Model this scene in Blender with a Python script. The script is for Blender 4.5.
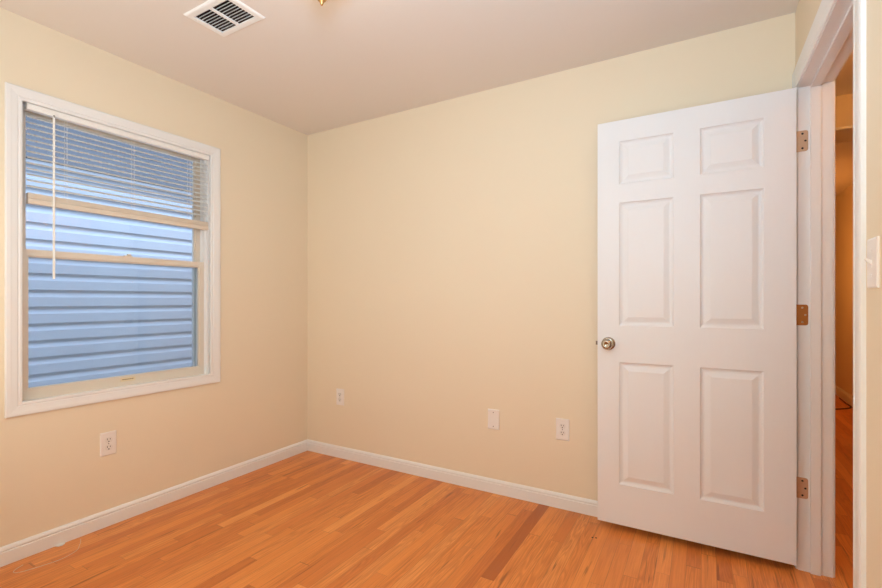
import bpy, bmesh, math, random
from mathutils import Vector, Matrix
random.seed(4)
for o in list(bpy.data.objects): bpy.data.objects.remove(o, do_unlink=True)
SC = bpy.context.scene
COL = SC.collection
PI = math.pi

# ------------------------------------------------------------------ camera
cd = bpy.data.cameras.new('camera'); cam = bpy.data.objects.new('camera', cd); COL.objects.link(cam)
cam.location = (2.660, -2.5376, 1.1622)
cam.rotation_euler = (PI/2, 0, 0.52339)
cd.sensor_fit = 'HORIZONTAL'; cd.sensor_width = 36.0
cd.lens = 454.68/882*36.0
cd.shift_y = 5.97/882
cd.clip_start = 0.02
SC.camera = cam

# ------------------------------------------------------------------ world, exposure
w = bpy.data.worlds.new('sky'); SC.world = w; w.use_nodes = True
bg = w.node_tree.nodes['Background']
bg.inputs['Color'].default_value = (0.56, 0.72, 0.99, 1)
SKY_STRENGTH = 4.7
bg.inputs['Strength'].default_value = SKY_STRENGTH
_nt = w.node_tree                       # overcast-blue sky: brightest overhead, dim at the horizon
_tc = _nt.nodes.new('ShaderNodeTexCoord'); _sp = _nt.nodes.new('ShaderNodeSeparateXYZ'); _rp = _nt.nodes.new('ShaderNodeValToRGB')
_nt.links.new(_tc.outputs['Generated'], _sp.inputs[0]); _nt.links.new(_sp.outputs['Z'], _rp.inputs[0]); _nt.links.new(_rp.outputs[0], bg.inputs['Color'])
_rp.color_ramp.elements[0].position = 0.0; _rp.color_ramp.elements[0].color = (0.11, 0.14, 0.19, 1)
_rp.color_ramp.elements[1].position = 0.9; _rp.color_ramp.elements[1].color = (0.56, 0.72, 0.99, 1)
SC.view_settings.view_transform = 'Standard'
SC.view_settings.look = 'None'
SC.view_settings.exposure = 0.0
SC.view_settings.gamma = 1.0
SC.view_settings.use_curve_mapping = False
LAMP_STRENGTH = 5.0
LAMP_COLOR = (1.0, 0.73, 0.42, 1)
FLASH_UP = 24.0
FILL_FRONT = 28.0
HALL_POWER = 30.0
HALL_COLOR = (1.0, 0.41, 0.10)

def area(name, loc, target, sx, sy, power, color):
    from mathutils import Vector
    l = bpy.data.lights.new(name, 'AREA'); l.shape = 'RECTANGLE'; l.size = sx; l.size_y = sy; l.energy = power; l.color = color
    o = bpy.data.objects.new(name, l); COL.objects.link(o); o.location = loc
    o.rotation_euler = (Vector(target)-Vector(loc)).to_track_quat('-Z', 'Y').to_euler()
    return o
# the photographer's bounced flash, and a broad fill light added behind the camera
area('bounce_flash', (2.45, -2.35, 1.70), (2.05, -1.9, 2.44), 0.35, 0.35, FLASH_UP, (0.43, 0.74, 1.06))
area('front_fill', (1.55, -2.60, 1.45), (1.55, 0.0, 1.90), 2.8, 1.6, FILL_FRONT, (0.99, 0.91, 0.765))

# ------------------------------------------------------------------ measured place (metres)
W = 3.014; H = 2.44; YF = -2.66           # right wall, ceiling, wall behind the camera
HX0 = 3.131; HX1 = 4.08; HY1 = 5.6        # hallway
JY0 = -0.072; JY1 = -0.925; JZ = 2.075    # door opening

# ------------------------------------------------------------------ materials
def srgb(r, g, b):
    f = lambda c: (c/255/12.92) if c/255 <= 0.04045 else ((c/255+0.055)/1.055)**2.4
    return (f(r), f(g), f(b), 1)

def mat(name, color, rough=0.5, metal=0.0, bump=None, spec=0.5, coat=0.0, mottle=0.0):
    m = bpy.data.materials.new(name); m.use_nodes = True
    nt = m.node_tree; b = nt.nodes['Principled BSDF']
    b.inputs['Base Color'].default_value = color
    b.inputs['Roughness'].default_value = rough
    b.inputs['Metallic'].default_value = metal
    b.inputs['Specular IOR Level'].default_value = spec
    b.inputs['Coat Weight'].default_value = coat
    geo = nt.nodes.new('ShaderNodeNewGeometry')
    if mottle:
        n = nt.nodes.new('ShaderNodeTexNoise'); n.inputs['Scale'].default_value = 2.2; n.inputs['Detail'].default_value = 3
        nt.links.new(geo.outputs['Position'], n.inputs['Vector'])
        mx = nt.nodes.new('ShaderNodeMix'); mx.data_type = 'RGBA'
        mx.inputs['A'].default_value = tuple(c*(1-mottle) for c in color[:3]) + (1,)
        mx.inputs['B'].default_value = tuple(min(1, c*(1+mottle)) for c in color[:3]) + (1,)
        nt.links.new(n.outputs['Fac'], mx.inputs['Factor']); nt.links.new(mx.outputs['Result'], b.inputs['Base Color'])
    if bump:
        scale, dist, stretch = bump
        mp = nt.nodes.new('ShaderNodeMapping'); mp.inputs['Scale'].default_value = stretch
        nt.links.new(geo.outputs['Position'], mp.inputs['Vector'])
        n = nt.nodes.new('ShaderNodeTexNoise'); n.inputs['Scale'].default_value = scale; n.inputs['Detail'].default_value = 4
        nt.links.new(mp.outputs['Vector'], n.inputs['Vector'])
        bp = nt.nodes.new('ShaderNodeBump'); bp.inputs['Distance'].default_value = dist; bp.inputs['Strength'].default_value = 0.6
        nt.links.new(n.outputs['Fac'], bp.inputs['Height']); nt.links.new(bp.outputs['Normal'], b.inputs['Normal'])
    return m

M = {}
M['wall']    = mat('cream_wall_paint', srgb(240, 224, 198), 0.6, bump=(90, 0.0006, (1, 1, 1)), spec=0.22, mottle=0.012)
M['ceiling'] = mat('ceiling_paint', srgb(238, 230, 223), 0.8, bump=(70, 0.0006, (1, 1, 1)), spec=0.2)
M['trim']    = mat('white_trim_paint', srgb(240, 238, 236), 0.35, spec=0.45, bump=(40, 0.0003, (1, 1, 1)))
M['door']    = mat('white_door_paint', srgb(239, 238, 239), 0.45, spec=0.4, bump=(26, 0.0011, (6, 6, 0.45)))
M['vinyl']   = mat('almond_window_vinyl', srgb(226, 214, 198), 0.4)
M['track']   = mat('grey_window_track', srgb(204, 202, 196), 0.5)
M['blind']   = mat('ivory_blind_enamel', srgb(246, 243, 238), 0.4)
M['rail']    = mat('beige_blind_rail', srgb(226, 212, 194), 0.4)
M['string']  = mat('off_white_string', srgb(226, 206, 184), 0.8)
M['cord']    = mat('white_cord', srgb(235, 230, 222), 0.7)
M['plate']   = mat('white_plastic', srgb(243, 236, 230), 0.3)
M['recept']  = mat('receptacle_plastic', srgb(236, 228, 221), 0.35)
M['slot']    = mat('dark_slot', srgb(50, 42, 38), 0.7)
M['screw']   = mat('screw_steel', srgb(120, 105, 92), 0.35, 0.8)
M['nickel']  = mat('satin_nickel', srgb(178, 168, 152), 0.24, 1.0)
M['hinge']   = mat('tan_satin_hinge', srgb(206, 176, 146), 0.42, 0.5)
M['hinge_brown'] = mat('brown_reflection_hinge', srgb(176, 116, 62), 0.36, 0.85)  # middle hinge: a brown reflection put into its base colour
M['vent']    = mat('white_vent_enamel', srgb(250, 249, 248), 0.4)
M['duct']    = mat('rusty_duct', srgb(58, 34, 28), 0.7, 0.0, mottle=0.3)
M['brass']   = mat('antique_brass', srgb(206, 160, 100), 0.35, 0.9)
M['siding']  = mat('pale_vinyl_siding', srgb(206, 214, 226), 0.5, bump=(60, 0.0004, (1, 0.1, 1)))
M['soffit']  = mat('soffit_vinyl', srgb(186, 196, 212), 0.55)
M['ground']  = mat('gravel_ground', srgb(120, 118, 110), 0.95, bump=(60, 0.01, (1, 1, 1)), mottle=0.2)
M['roof']    = mat('roof_shingle', srgb(100, 100, 104), 1.0, bump=(30, 0.004, (1, 1, 1)), spec=0.05, mottle=0.15)
M['cable']   = mat('black_cable', srgb(30, 22, 20), 0.5)
M['sticker'] = mat('yellowed_sticker', srgb(230, 212, 176), 0.5)
M['ink']     = mat('brown_ink', srgb(130, 90, 55), 0.6)
M['caulk']   = mat('dirty_caulk', srgb(214, 190, 160), 0.7)

def glass_mat():
    m = bpy.data.materials.new('window_glass'); m.use_nodes = True
    nt = m.node_tree; nt.nodes.clear()
    out = nt.nodes.new('ShaderNodeOutputMaterial'); mx = nt.nodes.new('ShaderNodeMixShader')
    tr = nt.nodes.new('ShaderNodeBsdfTransparent'); tr.inputs['Color'].default_value = (0.95, 0.97, 0.97, 1)
    gl = nt.nodes.new('ShaderNodeBsdfGlossy'); gl.inputs['Roughness'].default_value = 0.0
    fr = nt.nodes.new('ShaderNodeFresnel'); fr.inputs['IOR'].default_value = 1.45
    nt.links.new(fr.outputs[0], mx.inputs[0]); nt.links.new(tr.outputs[0], mx.inputs[1]); nt.links.new(gl.outputs[0], mx.inputs[2])
    nt.links.new(mx.outputs[0], out.inputs[0])
    return m
M['glass'] = glass_mat()

def slat_mat():
    m = bpy.data.materials.new('translucent_slat'); m.use_nodes = True
    nt = m.node_tree; b = nt.nodes['Principled BSDF']; out = nt.nodes['Material Output']
    b.inputs['Base Color'].default_value = srgb(248, 246, 242); b.inputs['Roughness'].default_value = 0.4
    tl = nt.nodes.new('ShaderNodeBsdfTranslucent'); tl.inputs['Color'].default_value = srgb(246, 244, 240)
    mx = nt.nodes.new('ShaderNodeMixShader'); mx.inputs[0].default_value = 0.4
    nt.links.new(b.outputs[0], mx.inputs[1]); nt.links.new(tl.outputs[0], mx.inputs[2]); nt.links.new(mx.outputs[0], out.inputs[0])
    return m
M['slat'] = slat_mat()
def screen_mat():
    m = bpy.data.materials.new('insect_screen_mesh'); m.use_nodes = True
    nt = m.node_tree; b = nt.nodes['Principled BSDF']; out = nt.nodes['Material Output']
    b.inputs['Base Color'].default_value = srgb(118, 122, 126); b.inputs['Roughness'].default_value = 0.6
    tr = nt.nodes.new('ShaderNodeBsdfTransparent'); mx = nt.nodes.new('ShaderNodeMixShader'); mx.inputs[0].default_value = 0.15
    nt.links.new(tr.outputs[0], mx.inputs[1]); nt.links.new(b.outputs[0], mx.inputs[2]); nt.links.new(mx.outputs[0], out.inputs[0])
    return m
M['screen'] = screen_mat()

def emit_mat(name, color, s):
    m = bpy.data.materials.new(name); m.use_nodes = True
    b = m.node_tree.nodes['Principled BSDF']
    b.inputs['Base Color'].default_value = (0.9, 0.88, 0.84, 1)
    b.inputs['Emission Color'].default_value = color; b.inputs['Emission Strength'].default_value = s
    b.inputs['Roughness'].default_value = 0.3
    return m
M['lampglass'] = emit_mat('lit_frosted_glass', LAMP_COLOR, LAMP_STRENGTH)

def floor_mat():
    m = bpy.data.materials.new('oak_strip_floor'); m.use_nodes = True
    nt = m.node_tree; N = nt.nodes; L = nt.links; b = N['Principled BSDF']
    def val(x):
        return x
    def mth(op, a, c=None, d=None):
        n = N.new('ShaderNodeMath'); n.operation = op
        for i, v in enumerate((a, c, d)):
            if v is None: continue
            if isinstance(v, (int, float)): n.inputs[i].default_value = v
            else: L.new(v, n.inputs[i])
        return n.outputs[0]
    def vec(a, c, d):
        n = N.new('ShaderNodeCombineXYZ')
        for i, v in enumerate((a, c, d)):
            if isinstance(v, (int, float)): n.inputs[i].default_value = v
            else: L.new(v, n.inputs[i])
        return n.outputs[0]
    def white(v):
        n = N.new('ShaderNodeTexWhiteNoise'); n.noise_dimensions = '3D'; L.new(v, n.inputs['Vector']); return n.outputs['Value']
    def noise(v, detail=3, rough=0.55, dist=0.0):
        n = N.new('ShaderNodeTexNoise'); n.inputs['Scale'].default_value = 1.0; n.inputs['Detail'].default_value = detail
        n.inputs['Roughness'].default_value = rough; n.inputs['Distortion'].default_value = dist
        L.new(v, n.inputs['Vector']); return n.outputs['Fac']
    def mixc(f, a, c, mode='MIX'):
        n = N.new('ShaderNodeMix'); n.data_type = 'RGBA'; n.blend_type = mode
        for k, v in (('Factor', f), ('A', a), ('B', c)):
            s = [i for i in n.inputs if i.name == k and i.enabled][0] if k != 'Factor' else n.inputs['Factor']
            if isinstance(v, (int, float, tuple)): s.default_value = v
            else: L.new(v, s)
        return [o for o in n.outputs if o.enabled][0]
    def ramp(f, stops):
        n = N.new('ShaderNodeValToRGB'); L.new(f, n.inputs[0]); e = n.color_ramp.elements
        e[0].position, e[0].color = stops[0]; e[1].position, e[1].color = stops[1]
        for p, c in stops[2:]:
            k = e.new(p); k.color = c
        return n.outputs[0]
    geo = N.new('ShaderNodeNewGeometry'); sep = N.new('ShaderNodeSeparateXYZ'); L.new(geo.outputs['Position'], sep.inputs[0])
    x, y = sep.outputs[0], sep.outputs[1]
    pw = 0.0572
    xr = mth('DIVIDE', mth('SUBTRACT', x, 1.851 - 40*pw), pw)
    row = mth('FLOOR', xr); fx = mth('SUBTRACT', xr, row)
    r1 = white(vec(row, 3.7, 1.1))
    s0 = mth('ADD', mth('DIVIDE', y, 0.82), mth('MULTIPLY_ADD', r1, 23.0, 40.0))
    # the long dark board is in row 40 and runs from the back wall to y = -0.80
    is40 = mth('COMPARE', row, 40.0, 0.5)
    s40 = mth('ADD', mth('DIVIDE', mth('ADD', y, 0.80), 0.82), 60.0)
    s1 = mth('ADD', s0, mth('MULTIPLY', 0.26, mth('SINE', mth('MULTIPLY_ADD', s0, 3.0, mth('MULTIPLY', r1, 40.0)))))
    s = mth('ADD', mth('MULTIPLY', is40, s40), mth('MULTIPLY', mth('SUBTRACT', 1.0, is40), s1))
    idx = mth('FLOOR', s); fy = mth('SUBTRACT', s, idx)
    rnd = white(vec(row, idx, 0.3)); rnd2 = white(vec(row, idx, 7.9))
    isdark = mth('MULTIPLY', is40, mth('COMPARE', idx, 60.0, 0.5))
    tint = ramp(rnd, [(0.0, srgb(208, 120, 54)), (1.0, srgb(246, 164, 90)), (0.10, srgb(224, 133, 64)), (0.40, srgb(235, 146, 71)), (0.80, srgb(240, 153, 78))])
    tint = mixc(isdark, tint, srgb(186, 102, 46))
    # fine pores and broad figure, both running along the board
    gx = mth('MULTIPLY_ADD', x, 150.0, mth('MULTIPLY', rnd, 90.0))
    gy = mth('MULTIPLY_ADD', y, 5.0, mth('MULTIPLY', rnd2, 70.0))
    fine = noise(vec(gx, gy, rnd2), 4, 0.65)
    bx = mth('MULTIPLY_ADD', x, 26.0, mth('MULTIPLY', rnd2, 60.0))
    by = mth('MULTIPLY_ADD', y, 1.6, mth('MULTIPLY', rnd, 50.0))
    broad = noise(vec(bx, by, rnd), 2, 0.5, 0.4)
    rings = mth('SINE', mth('MULTIPLY', broad, 62.0))
    ringamt = mth('MULTIPLY', mth('MULTIPLY_ADD', rings, 0.5, 0.5), mth('MULTIPLY', mth('GREATER_THAN', rnd2, 0.40), 0.36))
    c = mixc(mth('MULTIPLY', ramp(fine, [(0.40, (0, 0, 0, 1)), (0.72, (1, 1, 1, 1))]), 0.42), tint, srgb(184, 96, 39))
    c = mixc(ringamt, c, srgb(176, 89, 35))
    c = mixc(mth('MULTIPLY', ramp(broad, [(0.55, (0, 0, 0, 1)), (0.8, (1, 1, 1, 1))]), 0.28), c, srgb(165, 86, 35))
    # rare dark mineral streaks
    st = noise(vec(mth('MULTIPLY_ADD', x, 60.0, mth('MULTIPLY', rnd, 30.0)), mth('MULTIPLY_ADD', y, 2.6, mth('MULTIPLY', rnd, 20.0)), 5.0), 2, 0.5, 0.6)
    c = mixc(mth('MULTIPLY', ramp(st, [(0.655, (0, 0, 0, 1)), (0.73, (1, 1, 1, 1))]), 0.6), c, srgb(114, 55, 21))
    # seams
    e1 = mth('LESS_THAN', mth('MINIMUM', fx, mth('SUBTRACT', 1.0, fx)), 0.016)
    e2 = mth('LESS_THAN', mth('MINIMUM', fy, mth('SUBTRACT', 1.0, fy)), 0.0016)
    seam = mth('MAXIMUM', e1, e2)
    c = mixc(mth('MULTIPLY', seam, 0.38), c, srgb(106, 51, 21))
    L.new(c, b.inputs['Base Color'])
    b.inputs['Roughness'].default_value = 0.33
    b.inputs['Specular IOR Level'].default_value = 0.45
    h = mth('ADD', mth('MULTIPLY', seam, -1.0), mth('MULTIPLY', fine, 0.15))
    bp = N.new('ShaderNodeBump'); bp.inputs['Distance'].default_value = 0.0006; bp.inputs['Strength'].default_value = 0.5
    L.new(h, bp.inputs['Height']); L.new(bp.outputs['Normal'], b.inputs['Normal'])
    return m
M['floor'] = floor_mat()

# ------------------------------------------------------------------ helpers
def link(name, bm, m, parent=None, smooth=False, loc=(0, 0, 0)):
    bmesh.ops.recalc_face_normals(bm, faces=bm.faces)
    me = bpy.data.meshes.new(name); bm.to_mesh(me); bm.free()
    if smooth:
        for p in me.polygons: p.use_smooth = True
    me.materials.append(M[m])
    o = bpy.data.objects.new(name, me); COL.objects.link(o); o.location = loc
    if parent: o.parent = parent
    return o

def tag(o, label=None, cat=None, group=None, kind=None):
    if label: o['label'] = label
    if cat: o['category'] = cat
    if group: o['group'] = group
    if kind: o['kind'] = kind
    return o

def thing(name, loc, label, cat, group=None, kind=None, rot=(0, 0, 0)):
    o = bpy.data.objects.new(name, None); COL.objects.link(o); o.location = loc; o.rotation_euler = rot
    o.empty_display_size = 0.05
    return tag(o, label, cat, group, kind)

def new(): return bmesh.new()

def box(bm, x0, x1, y0, y1, z0, z1, bev=0.0):
    r = bmesh.ops.create_cube(bm, size=1.0, matrix=Matrix.Translation(((x0+x1)/2, (y0+y1)/2, (z0+z1)/2)) @ Matrix.Diagonal((abs(x1-x0), abs(y1-y0), abs(z1-z0), 1)))
    if bev:
        es = list({e for v in r['verts'] for e in v.link_edges})
        bmesh.ops.bevel(bm, geom=es, offset=bev, segments=2, affect='EDGES', profile=0.6)
    return bm

def poly_prism(bm, pts, to3):
    """closed polygon pts (list of 2D), extruded between depth 0 and 1 through to3(p, k)"""
    a = [bm.verts.new(to3(p, 0)) for p in pts]; c = [bm.verts.new(to3(p, 1)) for p in pts]
    n = len(pts)
    bm.faces.new(a); bm.faces.new(list(reversed(c)))
    for i in range(n): bm.faces.new((a[i], c[i], c[(i+1) % n], a[(i+1) % n]))
    return bm

def lathe(bm, prof, to3, seg=32):
    """prof: (radius, height) list; to3(cx, cy, h)"""
    rings = []
    for r, h in prof:
        if r < 1e-6: rings.append([bm.verts.new(to3(0, 0, h))])
        else: rings.append([bm.verts.new(to3(r*math.cos(2*PI*i/seg), r*math.sin(2*PI*i/seg), h)) for i in range(seg)])
    for A, B in zip(rings, rings[1:]):
        for i in range(seg):
            j = (i+1) % seg
            if len(A) == 1 and len(B) == 1: continue
            if len(A) == 1: bm.faces.new((A[0], B[i], B[j]))
            elif len(B) == 1: bm.faces.new((A[i], B[0], A[j]))
            else: bm.faces.new((A[i], B[i], B[j], A[j]))
    return bm

def rect_sweep(bm, a0, b0, a1, b1, prof, to3):
    """mitred frame: prof is a closed polygon of (u outward from the inner rectangle, v protrusion)"""
    rings = []
    for (sa, sb, a, b) in ((-1, -1, a0, b0), (1, -1, a1, b0), (1, 1, a1, b1), (-1, 1, a0, b1)):
        rings.append([bm.verts.new(to3(a+sa*u, b+sb*u, v)) for u, v in prof])
    n = len(prof)
    for k in range(4):
        A, B = rings[k], rings[(k+1) % 4]
        for i in range(n): bm.faces.new((A[i], B[i], B[(i+1) % n], A[(i+1) % n]))
    return bm

def tube(bm, pts, r, seg=8):
    pts = [Vector(p) for p in pts]; rings = []
    for i, p in enumerate(pts):
        t = (pts[min(i+1, len(pts)-1)] - pts[max(i-1, 0)]).normalized()
        up = Vector((0, 0, 1)) if abs(t.z) < 0.9 else Vector((1, 0, 0))
        s = t.cross(up).normalized(); u = s.cross(t)
        rings.append([bm.verts.new(p + r*(math.cos(2*PI*k/seg)*s + math.sin(2*PI*k/seg)*u)) for k in range(seg)])
    for A, B in zip(rings, rings[1:]):
        for k in range(seg): bm.faces.new((A[k], B[k], B[(k+1) % seg], A[(k+1) % seg]))
    bm.faces.new(rings[0]); bm.faces.new(list(reversed(rings[-1])))
    return bm

def smooth_path(pts, n=8):
    P = [Vector(p) for p in pts]; out = []
    for i in range(len(P)-1):
        p0, p1, p2, p3 = P[max(i-1, 0)], P[i], P[i+1], P[min(i+2, len(P)-1)]
        for k in range(n):
            t = k/n
            out.append(0.5*((2*p1)+(p2-p0)*t+(2*p0-5*p1+4*p2-p3)*t*t+(3*p1-p0-3*p2+p3)*t**3))
    out.append(P[-1]); return out

def copy_tree(o, parent=None):
    c = o.copy(); COL.objects.link(c)
    if parent: c.parent = parent
    for ch in list(o.children): copy_tree(ch, c)
    return c

# ------------------------------------------------------------------ structure: shell
fl = link('floor', box(new(), -0.12, HX1+0.12, YF-0.12, HY1+0.12, -0.12, 0.0), 'floor')
tag(fl, 'orange oak strip floor with boards running towards the back wall', 'floor', kind='structure')
for (px, py) in ((2.190, -0.240), (2.206, -0.236)):
    link('nail_hole', lathe(new(), [(0, 0.0012), (0.0042, 0.001), (0.0045, 0.0)], lambda a, b, h, px=px, py=py: (px+a, py+b, h), 12), 'slot', fl)

# ceiling with the duct opening cut out of it
VX0, VX1, VY0, VY1 = 0.645, 0.947, -1.352, -1.155      # outer edge of the vent
CX0, CX1, CY0, CY1 = VX0+0.030, VX1-0.030, VY0+0.026, VY1-0.026
bm = new(); zt = H+0.12
box(bm, -0.12, CX0, YF-0.12, HY1+0.12, H, zt); box(bm, CX1, HX1+0.12, YF-0.12, HY1+0.12, H, zt)
box(bm, CX0, CX1, YF-0.12, CY0, H, zt); box(bm, CX0, CX1, CY1, HY1+0.12, H, zt)
tag(link('ceiling', bm, 'ceiling'), 'plain off-white painted ceiling above the cream walls', 'ceiling', kind='structure')

# window opening in the left wall
CY_0, CY_1, CZ_0, CZ_1 = -1.707, -0.803, 0.702, 2.060     # inner edge of the casing
OY0, OY1, OZ0, OZ1 = -1.718, -0.796, 0.686, 2.088     # window frame behind it
WT = 0.15
bm = new()
box(bm, -WT, 0, YF-0.12, OY0-0.006, 0, H); box(bm, -WT, 0, OY1+0.006, 0.12, 0, H)
box(bm, -WT, 0, OY0-0.006, OY1+0.006, 0, OZ0-0.006); box(bm, -WT, 0, OY0-0.006, OY1+0.006, OZ1+0.006, H)
tag(link('wall_left', bm, 'wall'), 'cream painted wall with the window', 'wall', kind='structure')
tag(link('wall_back', box(new(), 0, W, 0, 0.12, 0, H), 'wall'), 'plain cream wall behind the open door', 'wall', kind='structure')
tag(link('wall_front', box(new(), 0, W, YF-0.12, YF, 0, H), 'wall'), 'cream wall facing the back wall', 'wall', kind='structure')
bm = new()
box(bm, W, HX0, JY0+0.018, HY1, 0, H); box(bm, W, HX0, YF-0.12, JY1-0.018, 0, H); box(bm, W, HX0, JY1-0.018, JY0+0.018, JZ+0.018, H)
tag(link('wall_right', bm, 'wall'), 'cream wall with the doorway and light switch', 'wall', kind='structure')
tag(link('wall_hallway', box(new(), HX1, HX1+0.12, YF-0.12, HY1+0.12, 0, H), 'wall'), 'hallway wall glowing orange through the doorway', 'wall', kind='structure')
bm = new(); box(bm, HX0, HX1, HY1, HY1+0.12, 0, H); box(bm, HX0, HX1, YF-0.12, YF, 0, H)
tag(link('wall_hallway_end', bm, 'wall'), 'end walls of the hallway', 'wall', kind='structure')
# dropped header across the hallway
bm = new(); box(bm, HX0, HX1, 1.17, 1.47, 2.225, H)
hd = tag(link('trim_header', bm, 'wall'), 'dropped header across the hallway ceiling', 'trim', kind='structure')
link('header_trim', box(new(), HX0, HX1, 1.150, 1.17, 2.222, 2.238, 0.003), 'trim', hd)

# baseboards: profile (out from the wall, height)
BP = [(0, 0), (0.013, 0), (0.013, 0.057), (0.0095, 0.060), (0.0095, 0.0625), (0.0125, 0.0655), (0.0115, 0.071), (0.0065, 0.079), (0.003, 0.082), (0, 0.082)]
bm = new(); poly_prism(bm, BP, lambda p, k: (p[0], (YF if k == 0 else -p[0]), p[1]))
bl = tag(link('baseboard_left', bm, 'trim'), 'white baseboard under the window', 'baseboard', kind='structure')
bm = new(); poly_prism(bm, BP, lambda p, k: (p[0] if k == 0 else W-0.018, -p[0], p[1]))
tag(link('baseboard_back', bm, 'trim'), 'white baseboard along the back wall', 'baseboard', kind='structure')
bm = new(); poly_prism(bm, BP, lambda p, k: (W-p[0], (YF if k == 0 else -1.017), p[1]))
tag(link('baseboard_right', bm, 'trim'), 'white baseboard below the light switch', 'baseboard', kind='structure')
bm = new(); poly_prism(bm, BP, lambda p, k: (0.014 if k == 0 else W-0.014, YF+p[0], p[1]))
tag(link('baseboard_front', bm, 'trim'), 'white baseboard opposite the back wall', 'baseboard', kind='structure')
bm = new(); poly_prism(bm, [(a, b*1.3) for a, b in BP], lambda p, k: (HX1-p[0], (YF if k == 0 else HY1), p[1]))
tag(link('baseboard_hallway', bm, 'trim'), 'baseboard at the far side of the hallway', 'baseboard', kind='structure')

# casing profile: (distance from the opening edge, protrusion), width 1
def casing(width, t=0.0125):
    return [(0, 0), (0, t*0.5), (width*0.05, t*0.62), (width*0.16, t*0.66), (width*0.24, t*0.5), (width*0.30, t*0.72), (width*0.62, t*0.9), (width*0.72, t),
            (width*0.93, t), (width*1.0, t*0.82), (width, 0)]

# window casing
bm = new()
rect_sweep(bm, CY_0, CZ_0, CY_1, CZ_1, casing(0.059), lambda a, b, v: (v, a if a < CY_1 else CY_1+(a-CY_1)*0.062/0.059, b))
tag(link('trim_window', bm, 'trim'), 'white moulded casing around the window', 'trim', kind='structure')

# door frame: jambs with stops
bm = new()
def jamb_leg(y_face, s):       # s: direction into the wall
    box(bm, W-0.001, HX0, min(y_face, y_face+s*0.018), max(y_face, y_face+s*0.018), 0, JZ+0.018)
    ys = y_face - s*0.011
    box(bm, W+0.040, W+0.075, min(y_face, ys), max(y_face, ys), 0, JZ, 0.0015)
jamb_leg(JY0, 1); jamb_leg(JY1, -1)
box(bm, W-0.001, HX0, JY1, JY0, JZ, JZ+0.018)
box(bm, W+0.040, W+0.075, JY1+0.011, JY0-0.011, JZ-0.011, JZ, 0.0015)
tag(link('trim_door_jamb', bm, 'trim'), 'white door jamb with stop moulding in the doorway', 'trim', kind='structure')

# door casing (room side and hallway side): U-shaped, mitred, hinge side ripped narrow to fit the corner
def door_casing(name, hinge_w, latch_w, head_w, to_x, label):
    bm = new(); prof = casing(1.0)
    r = 0.006
    def P(k, u, v):
        if k == 0: return (to_x(v), JY0+r+u*hinge_w, 0)
        if k == 1: return (to_x(v), JY0+r+u*hinge_w, JZ+r+u*head_w)
        if k == 2: return (to_x(v), JY1-r-u*latch_w, JZ+r+u*head_w)
        return (to_x(v), JY1-r-u*latch_w, 0)
    rings = [[bm.verts.new(P(k, u, v)) for u, v in prof] for k in range(4)]
    n = len(prof)
    for A, B in zip(rings, rings[1:]):
        for i in range(n): bm.faces.new((A[i], B[i], B[(i+1) % n], A[(i+1) % n]))
    bm.faces.new(rings[0]); bm.faces.new(rings[3])
    return tag(link(name, bm, 'trim'), label, 'trim', kind='structure')
door_casing('trim_doorway', 0.0655, 0.085, 0.085, lambda v: W-v, 'white moulded casing around the doorway')
door_casing('trim_doorway_hallway', 0.085, 0.085, 0.085, lambda v: HX0+v, 'casing on the hallway side of the doorway')

# ------------------------------------------------------------------ the window
win = thing('window_1', (0, (OY0+OY1)/2, OZ0), 'almond double-hung window with clear panes, set in white casing', 'window', kind='structure')
wy, wz = (OY0+OY1)/2, OZ0
def wl(a, b, v): return (v, a-wy, b-wz)          # window-local: v is x
# outer frame with tracks
bm = new()
FR = 0.014
rect_sweep(bm, OY0+FR, OZ0+FR, OY1-FR, OZ1-FR, [(0, -0.150), (0, -0.012), (FR+0.005, -0.012), (FR+0.005, -0.150)], wl)
link('frame', bm, 'trim', win)
bm = new()      # parting stops that guide the sashes
for (x0, x1) in ((-0.0455, -0.038), (-0.086, -0.080), (-0.126, -0.118)):
    rect_sweep(bm, OY0+FR+0.006, OZ0+FR-0.002, OY1-FR-0.006, OZ1-FR-0.004, [(0, x0), (0, x1), (0.008, x1), (0.008, x0)], wl)
link('track', bm, 'trim', win)
bm = new(); rect_sweep(bm, OY0+0.036, OZ0+0.036, OY1-0.034, OZ1-0.030, [(0, -0.150), (0, -0.132), (0.022, -0.128), (0.022, -0.150)], wl)
link('storm_frame', bm, 'track', win)
bm = new(); box(bm, -0.1395, -0.1385, OY0+0.032-wy, OY1-0.030-wy, OZ0+0.032-wz, 1.385-wz)
link('insect_screen', bm, 'screen', win)
def sash(name, y0, y1, z0, z1, st, rt, rb, xf, t):
    """sash ring with stepped glazing bead; xf inner face, t thickness"""
    bm = new()
    def ring(a0, b0, a1, b1, c0, d0, c1, d1, xa, xb):
        o_ = [(a0, b0), (a1, b0), (a1, b1), (a0, b1)]; i_ = [(c0, d0), (c1, d0), (c1, d1), (c0, d1)]
        V = [[bm.verts.new(wl(p[0], p[1], x)) for p in pts] for pts, x in ((o_, xa), (i_, xa), (i_, xb), (o_, xb))]
        for A, B in ((0, 1), (1, 2), (2, 3), (3, 0)):
            for i in range(4):
                j = (i+1) % 4
                bm.faces.new((V[A][i], V[A][j], V[B][j], V[B][i]))
    ring(y0, z0, y1, z1, y0+st, z0+rb, y1-st, z1-rt, xf, xf-t)
    e = 0.006
    ring(y0+st-0.001, z0+rb-0.001, y1-st+0.001, z1-rt+0.001, y0+st+e, z0+rb+e, y1-st-e, z1-rt-e, xf-0.008, xf-t+0.004)
    s = link(name, bm, 'vinyl', win)
    g = link('glass_pane', box(new(), xf-t/2-0.002, xf-t/2+0.002, y0+st-wy, y1-st-wy, z0+rb-wz, z1-rt-wz), 'glass', s)
    return s
ls = sash('lower_sash', OY0+0.0145, OY1-0.0145, OZ0+0.0005, 1.398, 0.031, 0.030, 0.060, -0.047, 0.030)
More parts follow.
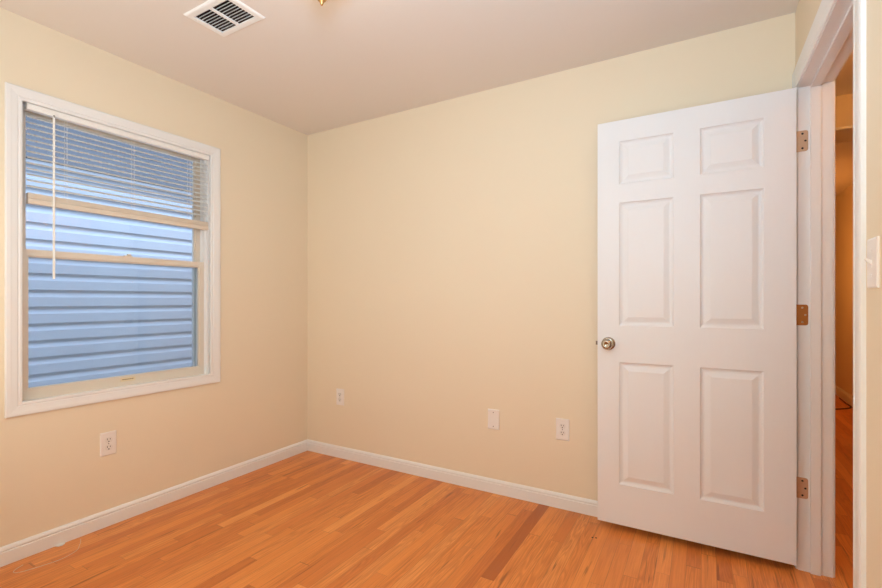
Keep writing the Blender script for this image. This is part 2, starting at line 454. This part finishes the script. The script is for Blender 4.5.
us = sash('upper_sash', OY0+0.0145, OY1-0.0145, 1.366, OZ1-0.0145, 0.034, 0.034, 0.030, -0.087, 0.030)
# sash lock on top of the meeting rail, pull label on the bottom rail
bm = new(); box(bm, -0.072, -0.052, -1.262-wy, -1.222-wy, 1.398-wz, 1.404-wz, 0.002); box(bm, -0.060, -0.046, -1.250-wy, -1.232-wy, 1.404-wz, 1.413-wz, 0.003)
link('sash_lock', bm, 'vinyl', ls)
sk = link('sticker', box(new(), -0.047, -0.0462, -1.285-wy, -1.212-wy, 0.722-wz, 0.742-wz), 'sticker', ls)
bm = new()
for k in range(6):
    a = -1.276 + k*0.0095
    box(bm, -0.0462, -0.0459, a-wy, a+0.0065-wy, 0.731-wz, 0.735-wz)
link('printed_line', bm, 'ink', ls)
bm = new(); box(bm, -0.047, -0.040, OY0+0.016-wy, OY0+0.030-wy, 1.945-wz, 1.957-wz, 0.002)
link('vent_latch', bm, 'cord', us, loc=(-0.045, 0.012, 0))

# ------------------------------------------------------------------ the mini blind
BY0, BY1 = -1.688, -0.815
blind = thing('window_blind', (-0.024, wy, 1.599), 'ivory mini blind drawn halfway up the window, slats open', 'blind')
def bl_(x, y, z): return (x+0.024, y-wy, z-1.599)
def bbox(bm, x0, x1, y0, y1, z0, z1, bev=0.0):
    a = bl_(x0, y0, z0); c = bl_(x1, y1, z1); return box(bm, a[0], c[0], a[1], c[1], a[2], c[2], bev)
bm = new(); bbox(bm, -0.034, -0.003, BY0, BY1+0.008, 2.032, 2.060, 0.002)
link('headrail', bm, 'blind', blind)
bm = new(); nsl = 13; sp = 0.0265
for k in range(nsl):
    zc = 2.004 - k*sp
    prof = []
    tilt = math.radians(31)
    for i in range(6):
        u = -0.0125 + 0.025*i/5; c = 0.0026*(1-(u/0.0125)**2)
        prof.append((-u*math.cos(tilt)*1.0 - c*math.sin(tilt)*0, u*math.sin(tilt) + c))
    top = [(a, b+0.0005) for a, b in prof]
    ring = prof + top[::-1]
    poly_prism(bm, ring, lambda p, q, zc=zc: bl_(-0.024+p[0], BY0+0.004 if q == 0 else BY1+0.004, zc+p[1]))
link('slats', bm, 'slat', blind)
bm = new()
for k in range(9):
    bbox(bm, -0.0372, -0.0106, BY0+0.007, BY1+0.006, 1.6252+k*0.0028, 1.6277+k*0.0028)
for v in bm.verts: v.co.z -= v.co.y*0.009
link('gathered_slats', bm, 'rail', blind)
bm = new(); bbox(bm, -0.0375, -0.0105, BY0+0.006, BY1+0.007, 1.6005, 1.6248, 0.003)
for v in bm.verts: v.co.z -= v.co.y*0.009
link('bottom_rail', bm, 'rail', blind)
for yc in (-1.535, -1.235, -0.925):
    bm = new()
    for xo in (-0.0375, -0.0105):
        tube(bm, [bl_(xo, yc, 2.035), bl_(xo, yc, 1.634)], 0.0009, 6)
    link('ladder_cord', bm, 'cord', blind)
bm = new(); tube(bm, [bl_(-0.003, -1.589, 2.030), bl_(-0.003, -1.589, 1.261)], 0.0050, 6)
wd = link('tilt_wand', bm, 'blind', blind)
bm = new(); tube(bm, [bl_(-0.003, -1.589, 2.034), bl_(0.0005, -1.589, 2.030), bl_(-0.003, -1.589, 2.020)], 0.003, 8)
link('wand_hook', bm, 'screw', wd)

# ------------------------------------------------------------------ the door
DX0, DX1, DYF, DYB, DZ0, DZ1 = 2.189, 3.002, -0.112, -0.077, 0.034, 2.064
door = thing('door_1', (3.004, -0.070, 0), 'white six-panel door with satin knob, standing open against the back wall', 'door', kind='structure')
ox, oy = 3.004, -0.070
xs = [DX0, 2.293, 2.537, 2.646, 2.889, DX1]
zs = [DZ0, 0.237, 0.850, 1.034, 1.651, 1.742, 1.958, DZ1]
bm = new()
LOOPS = [(0.0, 0.0), (0.005, 0.0065), (0.012, 0.0098), (0.019, 0.0098), (0.043, 0.0015)]
for (yface, s) in ((DYF, 1), (DYB, -1)):          # s: into the door
    V = lambda x, z, d: bm.verts.new((x-ox, yface+s*d-oy, z))
    for i in range(5):
        for j in range(7):
            x0, x1, z0, z1 = xs[i], xs[i+1], zs[j], zs[j+1]
            if i in (1, 3) and j in (1, 3, 5):
                prev = None
                for (ins, d) in LOOPS:
                    q = [V(x0+ins, z0+ins, d), V(x1-ins, z0+ins, d), V(x1-ins, z1-ins, d), V(x0+ins, z1-ins, d)]
                    if prev:
                        for k in range(4): bm.faces.new((prev[k], prev[(k+1) % 4], q[(k+1) % 4], q[k]))
                    prev = q
                bm.faces.new(prev)
            else:
                bm.faces.new((V(x0, z0, 0), V(x1, z0, 0), V(x1, z1, 0), V(x0, z1, 0)))
def quad(*p): bm.faces.new([bm.verts.new((a-ox, b-oy, c)) for a, b, c in p])
quad((DX0, DYF, DZ0), (DX0, DYB, DZ0), (DX0, DYB, DZ1), (DX0, DYF, DZ1)); quad((DX1, DYF, DZ0), (DX1, DYB, DZ0), (DX1, DYB, DZ1), (DX1, DYF, DZ1))
quad((DX0, DYF, DZ0), (DX1, DYF, DZ0), (DX1, DYB, DZ0), (DX0, DYB, DZ0)); quad((DX0, DYF, DZ1), (DX1, DYF, DZ1), (DX1, DYB, DZ1), (DX0, DYB, DZ1))
bmesh.ops.remove_doubles(bm, verts=bm.verts, dist=0.00005)
link('door_leaf', bm, 'door', door)
# knob set, both sides
KX, KZ = 2.2425, 0.941
for (yf, s) in ((DYF, -1), (DYB, 1)):
    t3 = lambda a, b, h, yf=yf, s=s: (KX+a-ox, yf+s*h-oy, KZ+b)
    ln = 1.0 if s < 0 else 0.95
    kb = link('doorknob', lathe(new(), [(0.010, 0.006), (0.011, 0.020), (0.0135, 0.024), (0.022, 0.029), (0.0265, 0.037), (0.0275, 0.045), (0.025, 0.054), (0.019, 0.060), (0.0125, 0.0625), (0.0115, 0.0612), (0, 0.0612)], lambda a, b, h: t3(a, b, h*ln)), 'nickel', door, True)
    link('rosette', lathe(new(), [(0.033, 0.0), (0.033, 0.003), (0.030, 0.007), (0.020, 0.0095), (0.012, 0.010)], t3), 'nickel', kb, True)
    if s < 0:
        link('keyhole', lathe(new(), [(0.0022, 0.0613), (0.0022, 0.0625), (0, 0.0625)], t3, 12), 'slot', kb)
bm = new(); poly_prism(bm, [(-0.0065, 0), (0.0065, 0), (0.0065, -0.002), (-0.004, -0.011), (-0.0065, -0.011)], lambda p, k: (DX0+p[1]-ox, -0.0945+p[0]-oy, KZ-0.010 + k*0.020))
link('latch_bolt', bm, 'screw', door)
# hinges
for hz, hm in ((1.844, 'hinge'), (1.098, 'hinge_brown'), (0.3555, 'hinge')):
    bm = new(); r = 0.009; hx0, hx1 = 3.006, 3.0475; hh = 0.0445
    pts = [(hx0, -hh), (hx1-r, -hh)] + [(hx1-r+r*math.sin(a), -hh+r-r*math.cos(a)) for a in (0.4, 0.8, 1.2)] + [(hx1, -hh+r), (hx1, hh-r)] \
        + [(hx1-r+r*math.cos(a), hh-r+r*math.sin(a)) for a in (0.4, 0.8, 1.2)] + [(hx1-r, hh), (hx0, hh)]
    poly_prism(bm, pts, lambda p, k: (p[0]-ox, JY0-0.0022*k-oy, hz+p[1]))
    hg = link('hinge', bm, hm, door)
    if hm == 'hinge_brown': hg['label'] = 'hinge with a brown reflection painted in'
    for k in range(5):
        bm = new(); za = hz-hh+k*hh*0.4+0.0006
        lathe(bm, [(0, za), (0.0058, za), (0.0058, za+hh*0.4-0.0012), (0, za+hh*0.4-0.0012)], lambda a, b, h: (3.0015+a-ox, -0.0700+b-oy, h), 16)
        link('knuckle', bm, hm, hg, False)
    for (sx, sz) in ((3.028, 0.031), (3.038, 0.0), (3.028, -0.031)):
        link('screw', lathe(new(), [(0, 0.0032), (0.0034, 0.0029), (0.0042, 0.0022)], lambda a, b, h, sx=sx, sz=sz: (sx+a-ox, JY0-h-oy, hz+sz+b), 14), 'slot' if hm == 'hinge' else 'nickel', hg)

# ------------------------------------------------------------------ wall plates (local: x across, y out of the wall is -y, z up)
def plate_mesh(wd_=0.074, ht=0.120, t=0.0055):
    bm = new(); prof = []
    a, b = wd_/2, ht/2
    L0 = [(-a, -b), (a, -b), (a, b), (-a, b)]; i = 0.004
    L1 = [(-a+i, -b+i), (a-i, -b+i), (a-i, b-i), (-a+i, b-i)]
    V0 = [bm.verts.new((p[0], 0, p[1])) for p in L0]; V1 = [bm.verts.new((p[0], -t*0.55, p[1])) for p in L0]; V2 = [bm.verts.new((p[0], -t, p[1])) for p in L1]
    bm.faces.new(V0); bm.faces.new(V2)
    for A, B in ((V0, V1), (V1, V2)):
        for k in range(4): bm.faces.new((A[k], A[(k+1) % 4], B[(k+1) % 4], B[k]))
    return bm
def screw_bm(z, t=0.0055, r=0.0033):
    return lathe(new(), [(0, t+0.0012), (r*0.8, t+0.0010), (r, t-0.0002)], lambda a, b, h: (a, -h, z+b), 14)
def outlet(loc, rz, label):
    t = thing('wall_outlet', loc, label, 'outlet', rot=(0, 0, rz))
    link('cover_plate', plate_mesh(), 'plate', t)
    for zc in (0.0195, -0.0195):
        bm = new(); pts = []
        for i in range(28):
            a = 2*PI*i/28; x, z = 0.0172*math.cos(a), 0.0172*math.sin(a)
            pts.append((x, max(-0.0140, min(0.0140, z))))
        poly_prism(bm, pts, lambda p, k: (p[0], -0.0055-0.0016*k, zc+p[1]))
        rc = link('receptacle', bm, 'recept', t)
        for (sx, wdt, hgt) in ((-0.0064, 0.0026, 0.0085), (0.0064, 0.0026, 0.0070)):
            link('slot', box(new(), sx-wdt/2, sx+wdt/2, -0.0074, -0.0070, zc+0.004-hgt/2, zc+0.004+hgt/2), 'slot', rc)
        link('ground_hole', lathe(new(), [(0, 0.0074), (0.0031, 0.0074), (0.0031, 0.0070)], lambda a, b, h: (a, -h, zc-0.0078+b), 12), 'slot', rc)
    link('screw', screw_bm(0.0, 0.0055, 0.0028), 'screw', t)
    return t
outlet((0, -1.364, 0.422), PI/2, 'white duplex wall outlet below the window')
outlet((0.338, 0, 0.446), 0, 'white duplex wall outlet near the far corner of the back wall')
outlet((1.980, 0, 0.440), 0, 'white duplex wall outlet beside the free edge of the open door')
bp = thing('blank_wall_plate', (1.563, 0, 0.442), 'white blank wall plate with two screws, left of the outlet beside the door', 'wall plate')
link('cover_plate', plate_mesh(), 'plate', bp)
for z in (0.042, -0.042): link('screw', screw_bm(z), 'screw', bp)
sw = thing('light_switch', (W, -1.0790, 1.251), 'white toggle light switch on the wall right of the doorway', 'light switch', rot=(0, 0, -PI/2))
link('cover_plate', plate_mesh(), 'plate', sw)
bm = new(); box(bm, -0.0052, 0.0052, -0.0062, -0.0055, -0.012, 0.012)
tg = link('toggle', bm, 'plate', sw)
bm = new(); poly_prism(bm, [(-0.0055, -0.006), (-0.0055, 0.006), (-0.0155, 0.0125), (-0.0175, 0.0105), (-0.0165, 0.0070)], lambda p, k: (-0.0042 if k == 0 else 0.0042, p[0], p[1]))
link('lever', bm, 'plate', tg)
for z in (0.030, -0.030): link('screw', screw_bm(z), 'plate', sw)

# ------------------------------------------------------------------ ceiling vent
vent = thing('ceiling_vent', ((VX0+VX1)/2, (VY0+VY1)/2, H), 'white metal ceiling vent with two banks of louvers', 'vent')
vx, vy = (VX0+VX1)/2, (VY0+VY1)/2
bm = new()
hw, hl = (VX1-VX0)/2, (VY1-VY0)/2
rect_sweep(bm, -hw+0.032, -hl+0.028, hw-0.032, hl-0.028, [(0, 0.0), (0, -0.007), (0.020, -0.008), (0.026, -0.006), (0.030, -0.001), (0.030, 0.0)], lambda a, b, v: (a, b, v))
box(bm, -0.0075, 0.0075, -hl+0.026, hl-0.026, -0.0072, -0.001)
link('vent_frame', bm, 'vent', vent)
nb = 9
for (xa, xb) in ((-hw+0.030, -0.006), (0.006, hw-0.030)):
    bm = new()
    for k in range(nb):
        yc = -hl+0.030 + (k+0.5)*(2*hl-0.060)/nb
        pts = [(0.0052, 0.0090), (0.0042, 0.0096), (-0.0046, -0.0030), (-0.0036, -0.0036)]
        poly_prism(bm, pts, lambda p, q: (xa if q == 0 else xb, yc+p[0], p[1]))
    link('louvers', bm, 'vent', vent)
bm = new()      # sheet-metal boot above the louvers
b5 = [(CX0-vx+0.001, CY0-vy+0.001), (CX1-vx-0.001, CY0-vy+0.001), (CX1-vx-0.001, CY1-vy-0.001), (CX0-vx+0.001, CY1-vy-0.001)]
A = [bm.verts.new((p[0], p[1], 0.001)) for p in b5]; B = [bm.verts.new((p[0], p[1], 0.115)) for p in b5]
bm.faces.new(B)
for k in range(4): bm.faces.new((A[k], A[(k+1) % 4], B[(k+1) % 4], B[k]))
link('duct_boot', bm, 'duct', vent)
for sx in (-hw+0.014, hw-0.014):
    link('screw', lathe(new(), [(0, -0.0092), (0.0030, -0.0088), (0.0036, -0.0074)], lambda a, b, h: (sx+a, b, h), 12), 'vent', vent)

# ------------------------------------------------------------------ ceiling light (its finial shows at the top edge of the photo)
LX, LY = 1.461, -1.325
lamp = thing('ceiling_light', (LX, LY, H), 'round glass ceiling light with a brass finial, at the top edge', 'ceiling light')
link('canopy', lathe(new(), [(0, 0.0), (0.168, 0.0), (0.172, -0.012), (0.165, -0.022), (0, -0.022)], lambda a, b, h: (a, b, h), 48), 'brass', lamp, True)
prof = [(r, -0.140 + 4.0*r*r) for r in (0.004, 0.02, 0.04, 0.06, 0.08, 0.10, 0.12, 0.14, 0.155)] + [(0.162, -0.030), (0.160, -0.023)]
link('glass_bowl', lathe(new(), prof, lambda a, b, h: (a, b, h), 48), 'lampglass', lamp, True)
link('finial', lathe(new(), [(0.006, -0.136), (0.028, -0.139), (0.030, -0.147), (0.026, -0.162), (0.021, -0.178), (0.015, -0.190), (0.0085, -0.196), (0.0055, -0.204), (0.0035, -0.209), (0, -0.210)], lambda a, b, h: (a, b, h), 24), 'brass', lamp, True)

# ------------------------------------------------------------------ hallway lamps
for i, (hx, hy) in enumerate(((3.72, -0.20), (3.40, 3.60))):
    t = thing('ceiling_light', (hx, hy, H), ('warm hallway ceiling light in front of the header', 'warm hanging hallway lamp beyond the header')[i], 'ceiling light', 'hallway ceiling lights')
    link('canopy', lathe(new(), [(0, 0), (0.11, 0), (0.11, -0.015), (0, -0.015)], lambda a, b, h: (a, b, h), 32), 'brass', t, True)
    ld = bpy.data.lights.new('hallway_bulb', 'POINT'); ld.energy = HALL_POWER*(0.42 if i == 0 else 0.30); ld.color = (1.0, 0.49, 0.15) if i == 0 else HALL_COLOR; ld.shadow_soft_size = 0.07
    lo = bpy.data.objects.new('hallway_bulb', ld); COL.objects.link(lo); lo.parent = t; lo.location = (0, 0, -0.10 if i == 0 else -0.85)
    if i: link('stem', tube(new(), [(0, 0, -0.01), (0, 0, -0.77)], 0.006, 8), 'brass', t)

# ------------------------------------------------------------------ loose bits on the floors
pts = [(0.040, -1.500, .0012), (0.072, -1.512, .0012), (0.100, -1.528, .0012), (0.140, -1.552, .0012), (0.160, -1.590, .0012), (0.168, -1.635, .0012), (0.155, -1.700, .0012), (0.135, -1.757, .0012), (0.112, -1.770, .0012), (0.092, -1.755, .0012), (0.078, -1.727, .0012)]
tag(link('string', tube(new(), smooth_path(pts), 0.0012, 6), 'string'), 'thin white string lying on the floor beside the left baseboard', 'string')
bm = new(); poly_prism(bm, [(0.014, -1.592), (0.030, -1.585), (0.034, -1.572), (0.025, -1.556), (0.014, -1.560)], lambda p, k: (p[0], p[1], 0.0004+0.004*k))
tag(link('paint_flake', bm, 'trim'), 'small white paint flake against the left baseboard', 'paint flake')
pts = [(3.84, 3.70, .006), (3.92, 3.76, .006), (3.99, 3.83, .006), (4.035, 3.90, .006), (4.045, 4.00, .006), (4.04, 4.15, .006), (4.05, 4.45, .006)]
tag(link('cable', tube(new(), smooth_path(pts), 0.006, 6), 'cable'), 'black cable on the hallway floor beside the far baseboard', 'cable')

# ------------------------------------------------------------------ outside: neighbour's house, ground
tag(link('ground', box(new(), -4.0, -WT, -5.0, 4.0, -0.7, -0.55), 'ground'), 'gravel strip between the houses', 'ground', kind='structure')
NX = -1.70; CS = 0.127; Z0 = 0.8566 - 11*CS; SZ = 2.186
house = thing('house', (NX, -0.5, -0.55), 'neighbouring house with pale blue horizontal siding, seen through the window', 'house')
def hl_(x, y, z): return (x-NX, y+0.5, z+0.55)
ya, yb = -4.5, 3.5
prof = []
zc = Z0
while zc < SZ + 0.01:
    prof += [(0.020, zc), (0.022, zc+0.002), (0.020, zc+0.072), (0.018, zc+0.077), (0.009, zc+0.092), (0.003, zc+0.104), (0.0, zc+CS-0.0005)]
    zc += CS
prof = [(a, b) for a, b in prof if b < SZ] + [(0.0, SZ)]
ring = [(-0.05, prof[0][1])] + prof + [(-0.05, SZ)]
bm = new(); poly_prism(bm, ring, lambda p, k: hl_(NX+p[0], ya if k == 0 else yb, p[1]))
link('siding', bm, 'siding', house)
def hbox(x0, x1, y0, y1, z0, z1, bev=0):
    a = hl_(x0, y0, z0); c = hl_(x1, y1, z1); return box(new(), a[0], c[0], a[1], c[1], a[2], c[2], bev)
link('foundation', hbox(NX-0.05, NX+0.004, ya, yb, -0.55, Z0), 'ground', house)
link('soffit', hbox(NX-0.05, NX+0.035, ya, yb, SZ, SZ+0.012), 'soffit', house)
link('fascia', hbox(NX+0.035, NX+0.050, ya, yb, SZ-0.004, SZ+0.032), 'siding', house)
# shingled roof rising behind the eave, in overlapping courses
ring = []; sl = math.radians(33)
for k in range(22):
    for d, up in ((k*0.14-0.03, 0.012), ((k+1)*0.14-0.03, 0.002)):
        ring.append((0.045 - d*math.cos(sl) - up*math.sin(sl), SZ+0.030 + d*math.sin(sl) + up*math.cos(sl)))
ring += [(ring[-1][0], ring[-1][1]-0.25), (-0.05, SZ+0.02), (0.03, SZ+0.014)]
bm = new(); poly_prism(bm, ring, lambda p, k: hl_(NX+p[0], ya if k == 0 else yb, p[1]))
link('roof', bm, 'roof', house)
